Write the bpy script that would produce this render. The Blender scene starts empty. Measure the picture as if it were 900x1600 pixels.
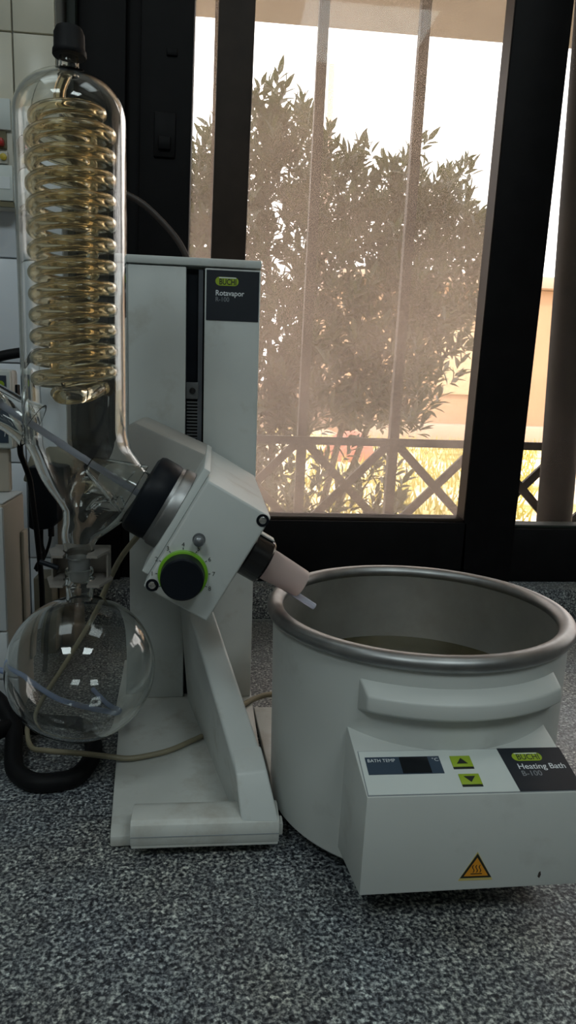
import bpy, bmesh, math, random
from mathutils import Vector, Matrix
random.seed(7)
S = bpy.context.scene
COL = S.collection
PI = math.pi

# ------------------------------------------------------------------ camera, world, sun, lights, exposure
cam_d = bpy.data.cameras.new('camera'); cam = bpy.data.objects.new('camera', cam_d); COL.objects.link(cam)
F_PX, PITCH, ROLL, YAW = 1110.0, math.radians(10.4), 0.034, math.radians(6.0)
cam_d.sensor_fit = 'VERTICAL'; cam_d.sensor_height = 36.0
cam_d.lens = 36.0 * F_PX / 1600.0
cam_d.clip_start = 0.02; cam_d.clip_end = 300
fwd = Vector((math.sin(YAW)*math.cos(PITCH), math.cos(YAW)*math.cos(PITCH), -math.sin(PITCH)))
rt = Vector((math.cos(YAW), -math.sin(YAW), 0)); dn = fwd.cross(rt)
Rv = rt*math.cos(ROLL) - dn*math.sin(ROLL); Dv = dn*math.cos(ROLL) + rt*math.sin(ROLL)
M = Matrix((Rv, -Dv, -fwd)).transposed().to_4x4(); M.translation = (0, 0, 0.40)
cam.matrix_world = M
S.camera = cam
S.view_settings.view_transform = 'Standard'; S.view_settings.look = 'None'
S.view_settings.gamma = 1.0; S.view_settings.use_curve_mapping = False
S.view_settings.exposure = 0.0
S.cycles.max_bounces = 20; S.cycles.transmission_bounces = 20; S.cycles.transparent_max_bounces = 24
S.cycles.glossy_bounces = 8; S.cycles.diffuse_bounces = 5
S.cycles.caustics_refractive = True; S.cycles.caustics_reflective = False
S.cycles.sample_clamp_indirect = 4.0

W = bpy.data.worlds.new('sky'); S.world = W; W.use_nodes = True
bg = W.node_tree.nodes['Background']
bg.inputs['Color'].default_value = (1.0, 0.95, 0.93, 1)
bg.inputs['Strength'].default_value = 4.0

sun_d = bpy.data.lights.new('sun', 'SUN'); sun = bpy.data.objects.new('sun', sun_d); COL.objects.link(sun)
sun_d.energy = 2.8; sun_d.color = (1.0, 0.84, 0.64); sun_d.angle = 0.02
sd = Vector((-0.45, 0.65, -0.85)).normalized()          # travel direction: from behind the building, right
sun.rotation_euler = sd.to_track_quat('-Z', 'Y').to_euler()

for lx in (-0.70, 0.62):
    for ly, le in ((0.42, 2.0), (-1.0, 11.5)):
        ld = bpy.data.lights.new('ceiling_lamp', 'AREA'); lo = bpy.data.objects.new('ceiling_lamp', ld)
        COL.objects.link(lo); lo.location = (lx, ly, 1.93)
        ld.shape = 'SQUARE'; ld.size = 0.56; ld.energy = le; ld.color = (0.85, 0.985, 1.0)

# ------------------------------------------------------------------ materials
MATS = {}
def nt(name):
    m = bpy.data.materials.new(name); m.use_nodes = True
    t = m.node_tree; p = t.nodes['Principled BSDF']; o = t.nodes['Material Output']
    MATS[name] = m
    return m, t, p, o
def N(t, kind, **kw):
    n = t.nodes.new(kind)
    for k, v in kw.items():
        if k in n.inputs: n.inputs[k].default_value = v
        else: setattr(n, k, v)
    return n
def ramp(t, stops, interp='LINEAR'):
    r = t.nodes.new('ShaderNodeValToRGB'); r.color_ramp.interpolation = interp
    el = r.color_ramp.elements
    while len(el) < len(stops): el.new(0.5)
    for e, (p, c) in zip(el, stops): e.position = p; e.color = (*c, 1)
    return r
def simple(name, col, rough=0.5, metal=0.0, var=0.12, scale=30.0, bump=0.0, dirt=None, dscale=9.0, damt=(0.52, 0.75), coat=0, spec=0.5):
    """plain surface whose colour wanders a little; dirt = second colour in soft smudges"""
    m, t, p, o = nt(name)
    co = N(t, 'ShaderNodeTexCoord')
    n1 = N(t, 'ShaderNodeTexNoise', Scale=scale, Detail=4.0)
    t.links.new(co.outputs['Object'], n1.inputs['Vector'])
    lo = tuple(max(0, c*(1-var)) for c in col); hi = tuple(min(1, c*(1+var)) for c in col)
    r1 = ramp(t, [(0.3, lo), (0.7, hi)])
    t.links.new(n1.outputs['Fac'], r1.inputs['Fac'])
    out = r1.outputs['Color']
    if dirt:
        n2 = N(t, 'ShaderNodeTexNoise', Scale=dscale, Detail=6.0, Roughness=0.62)
        t.links.new(co.outputs['Object'], n2.inputs['Vector'])
        r2 = ramp(t, [(damt[0], (0, 0, 0)), (damt[1], (1, 1, 1))])
        t.links.new(n2.outputs['Fac'], r2.inputs['Fac'])
        mx = N(t, 'ShaderNodeMix', data_type='RGBA')
        mx.inputs['B'].default_value = (*dirt, 1) if False else (0, 0, 0, 1)
        mx.inputs[7].default_value = (*dirt, 1)
        t.links.new(r2.outputs['Color'], mx.inputs[0]); t.links.new(out, mx.inputs[6])
        out = mx.outputs[2]
    t.links.new(out, p.inputs['Base Color'])
    p.inputs['Roughness'].default_value = rough; p.inputs['Metallic'].default_value = metal
    p.inputs['Specular IOR Level'].default_value = spec
    if coat: p.inputs['Coat Weight'].default_value = coat
    if bump:
        b = N(t, 'ShaderNodeBump', Strength=bump, Distance=0.001)
        t.links.new(n1.outputs['Fac'], b.inputs['Height']); t.links.new(b.outputs['Normal'], p.inputs['Normal'])
    return m
def glass(name, col=(1, 1, 1), ior=1.46, rough=0.0):
    m, t, p, o = nt(name)
    g = N(t, 'ShaderNodeBsdfGlass', IOR=ior, Roughness=rough); g.inputs['Color'].default_value = (*col, 1)
    t.links.new(g.outputs['BSDF'], o.inputs['Surface']); t.nodes.remove(p)
    return m
def frosted(name, col, fac=0.5, rough=0.3, ior=1.45):
    m, t, p, o = nt(name)
    g = N(t, 'ShaderNodeBsdfGlass', IOR=ior, Roughness=rough); g.inputs['Color'].default_value = (*col, 1)
    d = N(t, 'ShaderNodeBsdfDiffuse'); d.inputs['Color'].default_value = (*col, 1)
    tr = N(t, 'ShaderNodeBsdfTranslucent'); tr.inputs['Color'].default_value = (*col, 1)
    m1 = N(t, 'ShaderNodeMixShader'); m1.inputs[0].default_value = 0.55
    t.links.new(d.outputs[0], m1.inputs[1]); t.links.new(tr.outputs[0], m1.inputs[2])
    m2 = N(t, 'ShaderNodeMixShader'); m2.inputs[0].default_value = fac
    t.links.new(g.outputs[0], m2.inputs[1]); t.links.new(m1.outputs[0], m2.inputs[2])
    t.links.new(m2.outputs[0], o.inputs['Surface']); t.nodes.remove(p)
    return m
def dusty_pane(name, lo, hi, col):
    """clear pane carrying a film of dust that glows when lit from behind"""
    m, t, p, o = nt(name)
    tp = N(t, 'ShaderNodeBsdfTransparent'); tp.inputs['Color'].default_value = (0.93, 0.93, 0.92, 1)
    gl = N(t, 'ShaderNodeBsdfGlossy', Roughness=0.02)
    tr = N(t, 'ShaderNodeBsdfTranslucent'); tr.inputs['Color'].default_value = (*col, 1)
    co = N(t, 'ShaderNodeTexCoord')
    n1 = N(t, 'ShaderNodeTexNoise', Scale=4.0, Detail=8.0, Roughness=0.65)
    n2 = N(t, 'ShaderNodeTexNoise', Scale=170.0, Detail=2.0)
    for n in (n1, n2): t.links.new(co.outputs['Object'], n.inputs['Vector'])
    ad = N(t, 'ShaderNodeMath', operation='MULTIPLY_ADD'); ad.inputs[1].default_value = 0.25
    t.links.new(n2.outputs['Fac'], ad.inputs[0]); t.links.new(n1.outputs['Fac'], ad.inputs[2])
    r = N(t, 'ShaderNodeMapRange'); r.inputs['From Min'].default_value = 0.4; r.inputs['From Max'].default_value = 0.85
    r.inputs['To Min'].default_value = lo; r.inputs['To Max'].default_value = hi
    t.links.new(ad.outputs[0], r.inputs['Value'])
    sp = N(t, 'ShaderNodeSeparateXYZ'); t.links.new(co.outputs['Object'], sp.inputs[0])     # more dust settles low on the pane
    rz = N(t, 'ShaderNodeMapRange'); rz.inputs['From Min'].default_value = 0.15; rz.inputs['From Max'].default_value = 1.0
    rz.inputs['To Min'].default_value = 1.15; rz.inputs['To Max'].default_value = 0.62
    t.links.new(sp.outputs['Z'], rz.inputs['Value'])
    mu = N(t, 'ShaderNodeMath', operation='MULTIPLY'); t.links.new(r.outputs['Result'], mu.inputs[0]); t.links.new(rz.outputs['Result'], mu.inputs[1])
    m1 = N(t, 'ShaderNodeMixShader'); t.links.new(mu.outputs[0], m1.inputs[0])
    t.links.new(tp.outputs[0], m1.inputs[1]); t.links.new(tr.outputs[0], m1.inputs[2])
    m2 = N(t, 'ShaderNodeMixShader'); m2.inputs[0].default_value = 0.008
    t.links.new(m1.outputs[0], m2.inputs[1]); t.links.new(gl.outputs[0], m2.inputs[2])
    t.links.new(m2.outputs[0], o.inputs['Surface']); t.nodes.remove(p)
    return m
def granite(name):
    m, t, p, o = nt(name)
    co = N(t, 'ShaderNodeTexCoord')
    v1 = N(t, 'ShaderNodeTexNoise', Scale=330.0, Detail=3.0, Roughness=0.6)
    v2 = N(t, 'ShaderNodeTexVoronoi', Scale=300.0)
    v3 = N(t, 'ShaderNodeTexNoise', Scale=7.0, Detail=4.0)
    for n in (v1, v2, v3): t.links.new(co.outputs['Object'], n.inputs['Vector'])
    r1 = ramp(t, [(0.38, (0.018, 0.020, 0.027)), (0.46, (0.07, 0.075, 0.083)), (0.53, (0.20, 0.21, 0.21)), (0.64, (0.42, 0.43, 0.42))])
    t.links.new(v1.outputs['Fac'], r1.inputs['Fac'])
    hs = N(t, 'ShaderNodeSeparateColor'); t.links.new(v2.outputs['Color'], hs.inputs[0])
    r2 = ramp(t, [(0.0, (0.28, 0.28, 0.32)), (0.35, (0.85, 0.85, 0.88)), (0.8, (1.25, 1.25, 1.22)), (1.0, (1.9, 1.9, 1.85))])
    t.links.new(hs.outputs[0], r2.inputs['Fac'])
    mx = N(t, 'ShaderNodeMix', data_type='RGBA', blend_type='MULTIPLY'); mx.inputs[0].default_value = 1.0
    t.links.new(r1.outputs['Color'], mx.inputs[6]); t.links.new(r2.outputs['Color'], mx.inputs[7])
    r3 = ramp(t, [(0.35, (0.9, 0.95, 1.0)), (0.7, (1.05, 1.0, 0.9))]); t.links.new(v3.outputs['Fac'], r3.inputs['Fac'])
    m2 = N(t, 'ShaderNodeMix', data_type='RGBA', blend_type='MULTIPLY'); m2.inputs[0].default_value = 1.0
    t.links.new(mx.outputs[2], m2.inputs[6]); t.links.new(r3.outputs['Color'], m2.inputs[7])
    t.links.new(m2.outputs[2], p.inputs['Base Color'])
    p.inputs['Roughness'].default_value = 0.42
    return m
def leafmat(name, col, tcol):
    m, t, p, o = nt(name)
    inf = N(t, 'ShaderNodeObjectInfo'); co = N(t, 'ShaderNodeTexCoord')
    n1 = N(t, 'ShaderNodeTexNoise', Scale=3.0, Detail=3.0); t.links.new(co.outputs['Object'], n1.inputs['Vector'])
    r = ramp(t, [(0.3, tuple(c*0.7 for c in col)), (0.7, tuple(c*1.3 for c in col))]); t.links.new(n1.outputs['Fac'], r.inputs['Fac'])
    t.links.new(r.outputs['Color'], p.inputs['Base Color']); p.inputs['Roughness'].default_value = 0.45
    tr = N(t, 'ShaderNodeBsdfTranslucent'); tr.inputs['Color'].default_value = (*tcol, 1)
    mx = N(t, 'ShaderNodeMixShader'); mx.inputs[0].default_value = 0.3
    t.links.new(p.outputs[0], mx.inputs[1]); t.links.new(tr.outputs[0], mx.inputs[2]); t.links.new(mx.outputs[0], o.inputs['Surface'])
    return m

WHITE = simple('dirty_white_plastic', (0.56, 0.585, 0.57), 0.42, var=0.04, scale=14, dirt=(0.33, 0.30, 0.24), dscale=18, damt=(0.56, 0.95))
WHITE_B = simple('bath_white_enamel', (0.55, 0.57, 0.55), 0.4, var=0.04, scale=10, dirt=(0.33, 0.32, 0.29), dscale=13, damt=(0.57, 0.95))
WHITE_D = simple('soiled_white_plastic', (0.55, 0.56, 0.53), 0.48, var=0.05, scale=18, dirt=(0.3, 0.255, 0.2), dscale=22, damt=(0.5, 0.9))
PANEL = simple('overlay_white', (0.62, 0.66, 0.64), 0.35, var=0.02)
STEEL = simple('brushed_steel', (0.30, 0.30, 0.30), 0.42, 1.0, var=0.12, scale=60)
STEEL_IN = simple('scaled_steel', (0.40, 0.40, 0.375), 0.5, 0.85, var=0.15, scale=16, dirt=(0.30, 0.28, 0.24), dscale=9, damt=(0.45, 0.75))
CHROME = simple('chrome', (0.62, 0.62, 0.61), 0.2, 1.0, var=0.04)
BLACK = simple('black_plastic', (0.007, 0.009, 0.013), 0.42, var=0.2, spec=0.14)
BLACK_G = simple('black_gloss_plastic', (0.012, 0.011, 0.012), 0.22, var=0.2)
RUBBER = simple('black_rubber', (0.008, 0.008, 0.009), 0.55, var=0.2, spec=0.14)
HOSE_BR = simple('brown_rubber', (0.038, 0.027, 0.023), 0.5, var=0.2)
NAVY = simple('dark_label', (0.014, 0.018, 0.026), 0.38, var=0.06)
NAVY_S = simple('navy_screen', (0.035, 0.055, 0.085), 0.3, var=0.08)
SCREEN = simple('blank_display', (0.006, 0.007, 0.01), 0.2, var=0.1)
GREEN = simple('signal_green', (0.16, 0.40, 0.012), 0.4, var=0.05)
LIME = simple('lime_print', (0.30, 0.42, 0.02), 0.42, var=0.05)
INK_W = simple('white_print', (0.75, 0.78, 0.8), 0.5, var=0.02)
INK_G = simple('grey_print', (0.26, 0.28, 0.3), 0.5, var=0.02)
INK_K = simple('black_print', (0.012, 0.014, 0.01), 0.5, var=0.02)
ORANGE = simple('warning_orange', (0.66, 0.26, 0.012), 0.45, var=0.05)
YEL_EDGE = simple('pale_yellow_print', (0.55, 0.45, 0.16), 0.45, var=0.05)
CORD = simple('beige_cord', (0.27, 0.235, 0.155), 0.5, var=0.08)
BLUE_T = frosted('pale_blue_tube', (0.56, 0.65, 0.86), 0.6)
PTFE = frosted('milky_tube', (0.80, 0.83, 0.93), 0.7, 0.25)
FROST = frosted('frosted_glass', (0.93, 0.86, 0.84), 0.5, 0.3)
FROST2 = frosted('ground_joint_glass', (0.85, 0.86, 0.86), 0.3, 0.25)
GLASS = glass('clear_glass', (0.985, 0.99, 0.985))
COIL = frosted('amber_coil', (0.992, 0.955, 0.868), 0.02, 0.0, 1.42)
WATER = glass('bath_water', (0.75, 0.72, 0.62), 1.33)
GRAN = granite('speckled_granite')
FRAME = simple('black_window_paint', (0.005, 0.0045, 0.005), 0.5, var=0.25, scale=25, spec=0.12)
FRAME_B = simple('brown_black_paint', (0.035, 0.024, 0.018), 0.5, var=0.2, scale=25, spec=0.2)
FRAME_G = simple('dark_grey_paint', (0.022, 0.026, 0.022), 0.5, var=0.1, spec=0.2)
PANE = dusty_pane('dusty_pane', 0.085, 0.205, (0.92, 0.79, 0.72))
PANE2 = dusty_pane('cleaner_pane', 0.003, 0.012, (0.92, 0.78, 0.68))
TILE_T = simple('beige_tile', (0.66, 0.62, 0.51), 0.3, var=0.06, scale=8, dirt=(0.5, 0.46, 0.37), dscale=12, damt=(0.6, 0.9))
TILE_B = simple('cool_lit_white_tile', (0.70, 0.74, 0.80), 0.3, var=0.04, scale=8)  # cool light on the lower tiles is put into this colour
GROUT = simple('grout', (0.34, 0.34, 0.32), 0.8, var=0.1)
PLASTER = simple('plaster', (0.52, 0.53, 0.51), 0.8, var=0.05, scale=4)
FLOORM = simple('floor_tiles', (0.25, 0.24, 0.22), 0.5, var=0.1, scale=3)
BOXBEIGE = simple('brown_lit_beige_plastic', (0.47, 0.42, 0.35), 0.5, var=0.06, scale=8)  # beige shifted to brown for the light on the box's side
ENCL = simple('enclosure_ivory', (0.55, 0.53, 0.46), 0.45, var=0.05, scale=10)
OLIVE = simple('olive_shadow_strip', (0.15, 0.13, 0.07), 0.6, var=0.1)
RED = simple('red_switch', (0.45, 0.02, 0.015), 0.35, var=0.08)
YEL = simple('yellow_terminal', (0.55, 0.42, 0.05), 0.45, var=0.08)
CARTON = simple('brown_carton', (0.24, 0.185, 0.135), 0.75, var=0.1, scale=12)
POUCH = simple('olive_carton', (0.20, 0.185, 0.14), 0.75, var=0.1, scale=12)
GRILLE = simple('grey_grille_paint', (0.045, 0.036, 0.036), 0.6, var=0.25, scale=40, dirt=(0.09, 0.07, 0.065), dscale=30)
BARK = simple('weathered_post', (0.012, 0.009, 0.009), 0.75, var=0.4, scale=30, bump=0.5)
TRUNKM = simple('bark', (0.09, 0.07, 0.05), 0.85, var=0.3, scale=30, bump=0.6)
LEAF = leafmat('leaf', (0.042, 0.052, 0.030), (0.06, 0.085, 0.02))
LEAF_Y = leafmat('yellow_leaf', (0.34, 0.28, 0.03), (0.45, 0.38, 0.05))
HOUSE = simple('ochre_render', (0.42, 0.27, 0.17), 0.85, var=0.08, scale=1.5)
HOUSE_L = simple('pale_shutter', (0.55, 0.41, 0.27), 0.8, var=0.05, scale=1.5)
HOUSE_S = simple('pale_ledge', (0.45, 0.34, 0.27), 0.85, var=0.06, scale=2)
EAVE = simple('grey_canvas', (0.42, 0.385, 0.38), 0.8, var=0.1, scale=12)
POLEM = simple('faded_pole', (0.55, 0.40, 0.34), 0.6, var=0.05)
PINK = simple('pink_clay', (0.40, 0.13, 0.09), 0.7, var=0.15, scale=6)
def ground_mat():
    m, t, p, o = nt('sunlit_ground')
    co = N(t, 'ShaderNodeTexCoord')
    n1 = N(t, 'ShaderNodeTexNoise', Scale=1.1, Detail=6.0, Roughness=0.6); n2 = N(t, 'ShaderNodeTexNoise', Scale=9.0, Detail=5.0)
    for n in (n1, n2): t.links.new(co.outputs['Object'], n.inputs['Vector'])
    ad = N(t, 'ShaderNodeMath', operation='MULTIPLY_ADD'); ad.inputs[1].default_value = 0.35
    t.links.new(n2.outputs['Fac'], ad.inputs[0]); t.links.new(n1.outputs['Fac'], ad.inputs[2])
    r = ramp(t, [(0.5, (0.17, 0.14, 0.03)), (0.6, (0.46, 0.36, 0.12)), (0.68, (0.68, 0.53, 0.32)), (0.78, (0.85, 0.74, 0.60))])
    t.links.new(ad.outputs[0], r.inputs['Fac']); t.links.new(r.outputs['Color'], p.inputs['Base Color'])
    p.inputs['Roughness'].default_value = 0.9
    return m
GROUND = ground_mat()
GRASS = leafmat('grass_blade', (0.42, 0.36, 0.10), (0.45, 0.40, 0.08))

# ------------------------------------------------------------------ mesh helpers (world coordinates in, local to the thing out)
ORG = {}
class B:
    def __init__(s): s.v = []; s.f = []
    def add(s, vs, fs):
        k = len(s.v); s.v += [Vector(p) for p in vs]; s.f += [tuple(i+k for i in f) for f in fs]; return s
    def box(s, x0, x1, y0, y1, z0, z1):
        return s.add([(x0,y0,z0),(x1,y0,z0),(x1,y1,z0),(x0,y1,z0),(x0,y0,z1),(x1,y0,z1),(x1,y1,z1),(x0,y1,z1)],
                     [(0,3,2,1),(4,5,6,7),(0,1,5,4),(1,2,6,5),(2,3,7,6),(3,0,4,7)])
    def hexa(s, p):   # 4 bottom (ccw seen from above) + 4 top
        return s.add(p, [(0,3,2,1),(4,5,6,7),(0,1,5,4),(1,2,6,5),(2,3,7,6),(3,0,4,7)])
    def prism(s, poly, fn, d0, d1):
        """poly: list of (a,b); fn(a,b,d) -> point"""
        n = len(poly)
        vs = [fn(a, b, d0) for a, b in poly] + [fn(a, b, d1) for a, b in poly]
        fs = [tuple(range(n)), tuple(range(2*n-1, n-1, -1))]
        fs += [(i, n+i, n+(i+1) % n, (i+1) % n) for i in range(n)]
        return s.add(vs, fs)
    def lathe(s, prof, o, ax, seg=48, close=False, cap=True):
        """prof: list of (r,h) along axis ax from o"""
        o = Vector(o); ax = Vector(ax).normalized()
        e1 = ax.orthogonal().normalized(); e2 = ax.cross(e1)
        vs, fs = [], []; n = len(prof)
        for r, h in prof:
            for k in range(seg):
                a = 2*PI*k/seg
                vs.append(o + ax*h + e1*(r*math.cos(a)) + e2*(r*math.sin(a)))
        rng = range(n if close else n-1)
        for i in rng:
            j = (i+1) % n
            for k in range(seg):
                l = (k+1) % seg
                fs.append((i*seg+k, i*seg+l, j*seg+l, j*seg+k))
        if cap and not close:
            fs.append(tuple(range(seg-1, -1, -1))); fs.append(tuple((n-1)*seg+k for k in range(seg)))
        return s.add(vs, fs)
    def tube(s, pts, r, seg=12, sub=6, smooth=True, cap=True):
        pts = [Vector(p) for p in pts]
        if smooth and len(pts) > 2: pts = catmull(pts, sub)
        n = len(pts); rad = r if callable(r) else (lambda u: r)
        t = [(pts[min(i+1, n-1)] - pts[max(i-1, 0)]).normalized() for i in range(n)]
        e = t[0].orthogonal().normalized(); vs, fs = [], []
        for i in range(n):
            e = (e - t[i]*e.dot(t[i])).normalized(); g = t[i].cross(e); q = rad(i/(n-1))
            for k in range(seg):
                a = 2*PI*k/seg; vs.append(pts[i] + e*(q*math.cos(a)) + g*(q*math.sin(a)))
        for i in range(n-1):
            for k in range(seg):
                l = (k+1) % seg; fs.append((i*seg+k, i*seg+l, (i+1)*seg+l, (i+1)*seg+k))
        if cap: fs.append(tuple(range(seg-1, -1, -1))); fs.append(tuple((n-1)*seg+k for k in range(seg)))
        return s.add(vs, fs)
    def bar(s, p, q, w, d, up=(0, 1, 0)):
        p, q = Vector(p), Vector(q); a = (q-p).normalized(); u = Vector(up); sd_ = a.cross(u).normalized(); u = sd_.cross(a).normalized()
        vs = []
        for c in (p, q):
            for i, j in ((-1,-1),(1,-1),(1,1),(-1,1)): vs.append(c + sd_*(w/2*i) + u*(d/2*j))
        return s.hexa(vs)
def catmull(p, sub):
    q = [p[0]*2 - p[1]] + p + [p[-1]*2 - p[-2]]; out = []
    for i in range(1, len(q)-2):
        a, b, c, d = q[i-1:i+3]
        for k in range(sub):
            t = k/sub
            out.append(0.5*((2*b) + (c-a)*t + (2*a-5*b+4*c-d)*t*t + (3*b-a-3*c+d)*t*t*t))
    out.append(p[-1]); return out
def finish(name, b, mat, parent=None, bevel=0.0, seg=2, ang=35, recalc=True, loc=None):
    me = bpy.data.meshes.new(name)
    org = ORG.get(parent.name, Vector()) if parent else (Vector(loc) if loc else Vector())
    me.from_pydata([v - org for v in b.v], [], b.f)
    bm = bmesh.new(); bm.from_mesh(me)
    if recalc: bmesh.ops.recalc_face_normals(bm, faces=bm.faces)
    if bevel:
        ed = [e for e in bm.edges if len(e.link_faces) == 2 and e.calc_face_angle(0) > math.radians(28)]
        bmesh.ops.bevel(bm, geom=ed, offset=bevel, segments=seg, affect='EDGES', clamp_overlap=True, profile=0.5)
    bm.to_mesh(me); bm.free()
    for p in me.polygons: p.use_smooth = True
    me.set_sharp_from_angle(angle=math.radians(ang))
    me.materials.append(mat)
    o = bpy.data.objects.new(name, me); COL.objects.link(o)
    if parent: o.parent = parent
    else: o.location = org
    ORG[o.name] = org
    return o
def thing(name, label, cat, loc=(0, 0, 0), group=None):
    o = bpy.data.objects.new(name, None); COL.objects.link(o); o.location = loc; o.empty_display_size = 0.05
    ORG[o.name] = Vector(loc); o['label'] = label; o['category'] = cat
    if group: o['group'] = group
    return o
def tag(o, label, cat, group=None):
    o['label'] = label; o['category'] = cat
    if group: o['group'] = group
    return o
def struct(o): o['kind'] = 'structure'; return o
def text(name, body, size, fn, mat, parent, bold=0.0, sx=1.0, align='LEFT', width=None):
    """flat print: fn(x, y, lift) maps text coordinates to the surface"""
    cu = bpy.data.curves.new(name, 'FONT'); cu.body = body; cu.size = size; cu.align_x = align; cu.offset = bold
    cu.resolution_u = 3
    to = bpy.data.objects.new(name, cu)
    me = bpy.data.meshes.new_from_object(to)
    if width:
        xs = [v.co.x for v in me.vertices]; sx = width/(max(xs)-min(xs))
    b = B(); b.v = [Vector(fn(v.co.x*sx, v.co.y, 0.0)) for v in me.vertices]; b.f = [tuple(p.vertices) for p in me.polygons]
    o = finish(name, b, mat, parent, recalc=False)
    bpy.data.objects.remove(to); bpy.data.meshes.remove(me); bpy.data.curves.remove(cu)
    return o
def pill(w, h, n=10):
    pts = []
    for k in range(n+1):
        a = -PI/2 + PI*k/n; pts.append((w/2-h/2 + h/2*math.cos(a), h/2*math.sin(a)))
    for k in range(n+1):
        a = PI/2 + PI*k/n; pts.append((-w/2+h/2 + h/2*math.cos(a), h/2*math.sin(a)))
    return pts

# ------------------------------------------------------------------ setting: room shell
WY = 1.155                      # face of the window wall
def ring_wall(name, x0, x1, z0, z1, hx0, hx1, hz0, hz1, y0, y1, mat):
    b = B(); o = [(x0,z0),(x1,z0),(x1,z1),(x0,z1)]; h = [(hx0,hz0),(hx1,hz0),(hx1,hz1),(hx0,hz1)]
    vs = [(x,y,z) for y in (y0,y1) for x,z in o+h]
    fs = []
    for i in range(4):
        j = (i+1) % 4
        fs += [(i,j,4+j,4+i), (8+j,8+i,12+i,12+j), (4+i,4+j,12+j,12+i), (j,i,8+i,8+j)]
    b.add(vs, fs)
    return finish(name, b, mat)
wb = struct(ring_wall('wall_back', -2.2, 3.2, -0.9, 5.0, -0.236, 2.0, 0.0, 1.75, WY, 1.33, GROUT))  # wall carried up past the ceiling, unseen, to shade the shrub outside
struct(finish('floor', B().box(-2.2, 3.2, -3.6, WY, -0.95, -0.9), FLOORM))
struct(finish('ceiling', B().box(-2.2, 3.2, -3.6, WY, 1.98, 2.03), PLASTER))
struct(finish('wall_left', B().box(-2.25, -2.2, -3.6, WY, -0.9, 1.98), PLASTER))
struct(finish('wall_right', B().box(3.2, 3.25, -3.6, WY, -0.9, 1.98), PLASTER))
struct(finish('wall_front', B().box(-2.2, 3.2, -3.65, -3.6, -0.9, 1.98), PLASTER))
# wall tiles left of the window, each a piece of its own
tw = 0.1537
zr = 0.5675 + 0.0
for i in range(-4, 5):
    z0 = zr + i*tw
    for (xa, xb) in ((-0.296-tw, -0.296), (-0.296, -0.236)):
        if z0 + tw < 0.03: continue
        t_ = finish('tile', B().box(xa+0.0011, xb-0.0011, WY-0.006, WY+0.001, max(z0, 0.0)+0.0011, z0+tw-0.0011),
                    TILE_T if z0 > 0.62 else TILE_B, wb, bevel=0.0012)

# worktop and window sill (granite)
ct = finish('countertop', B().box(-1.6, 2.4, 0.26, WY-0.0005, -0.04, 0.0), GRAN, bevel=0.003)
tag(ct, 'speckled grey and black granite worktop under all the apparatus', 'worktop')
struct(finish('window_sill', B().box(-0.236, 2.0, WY-0.0004, 1.33, 0.0005, 0.054), GRAN, bevel=0.002))
cb_ = finish('trim_1', B().box(-1.6, 2.4, 0.32, WY, -0.9, -0.041), PLASTER); struct(cb_)

# ------------------------------------------------------------------ window (black sliding sashes), leaning as it stands in its wall
LEAN = 0.02
def lx(x, z): return x + LEAN*(z - 0.6)
def upright(x0, x1, y0, y1, z0, z1):
    return B().hexa([(lx(x0,z0),y0,z0),(lx(x1,z0),y0,z0),(lx(x1,z0),y1,z0),(lx(x0,z0),y1,z0),
                     (lx(x0,z1),y0,z1),(lx(x1,z1),y0,z1),(lx(x1,z1),y1,z1),(lx(x0,z1),y1,z1)])
win = bpy.data.objects.new('window_1', None); COL.objects.link(win); struct(win); ORG[win.name] = Vector()
ZB, ZT = 0.0545, 1.75
finish('jamb', upright(-0.2215, -0.150, 1.205, 1.30, ZB, ZT), FRAME, win, bevel=0.002)
finish('jamb_edge', upright(-0.2345, -0.2218, 1.19, 1.30, ZB, ZT), FRAME_G, win, bevel=0.001)
finish('track_groove', upright(-0.1498, -0.128, 1.222, 1.30, ZB, ZT), FRAME, win)
finish('stile', upright(-0.1275, -0.0479, 1.2, 1.245, ZB, ZT), FRAME, win, bevel=0.002)
lk = finish('lock_plate', upright(-0.105, -0.072, 1.1955, 1.2005, 0.735, 0.80), FRAME, win, bevel=0.002)
finish('latch', upright(-0.098, -0.079, 1.190, 1.1957, 0.745, 0.765), FRAME, lk, bevel=0.002)
finish('lock_plate', upright(-0.088, -0.072, 1.1965, 1.2005, 0.880, 0.890), FRAME, win, bevel=0.001)
finish('stile', upright(-0.0123, 0.0437, 1.206, 1.235, 0.1702, ZT), FRAME_B, win, bevel=0.002)
finish('stile', upright(0.4502, 0.5448, 1.2, 1.238, ZB, ZT), FRAME, win, bevel=0.0015)
finish('stile_lit_side', upright(0.4485, 0.4500, 1.2015, 1.238, 0.168, ZT), FRAME_B, win)  # brown facing stands in for window light on the black stile's side
br = B().hexa([(-0.0580,1.2,ZB),(0.4495,1.2,ZB),(0.4495,1.245,ZB),(-0.0580,1.245,ZB),
               (-0.0560,1.2,0.164),(0.4475,1.2,0.164),(0.4475,1.245,0.164),(-0.0560,1.245,0.164)])
finish('bottom_rail', br, FRAME, win, bevel=0.002)
finish('glazing_bead', B().box(-0.056, 0.4478, 1.207, 1.245, 0.1642, 0.1698), FRAME_B, win, bevel=0.001)
finish('bottom_rail', B().box(0.5345, 1.99, 1.206, 1.25, ZB, 0.1535), FRAME, win, bevel=0.002)
finish('glazing_bead', B().box(0.5355, 1.99, 1.212, 1.25, 0.1537, 0.1590), FRAME_G, win, bevel=0.001)
finish('stile', upright(1.30, 1.36, 1.2, 1.25, 0.16, ZT), FRAME, win, bevel=0.002)
finish('glass_pane', B().box(-0.06, 0.470, 1.2372, 1.2402, 0.16, ZT), PANE, win)
finish('glass_pane', B().box(0.52, 1.31, 1.2402, 1.2432, 0.15, ZT), PANE2, win)
finish('glass_pane', B().box(1.35, 1.99, 1.2402, 1.2432, 0.15, ZT), PANE2, win)

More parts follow.
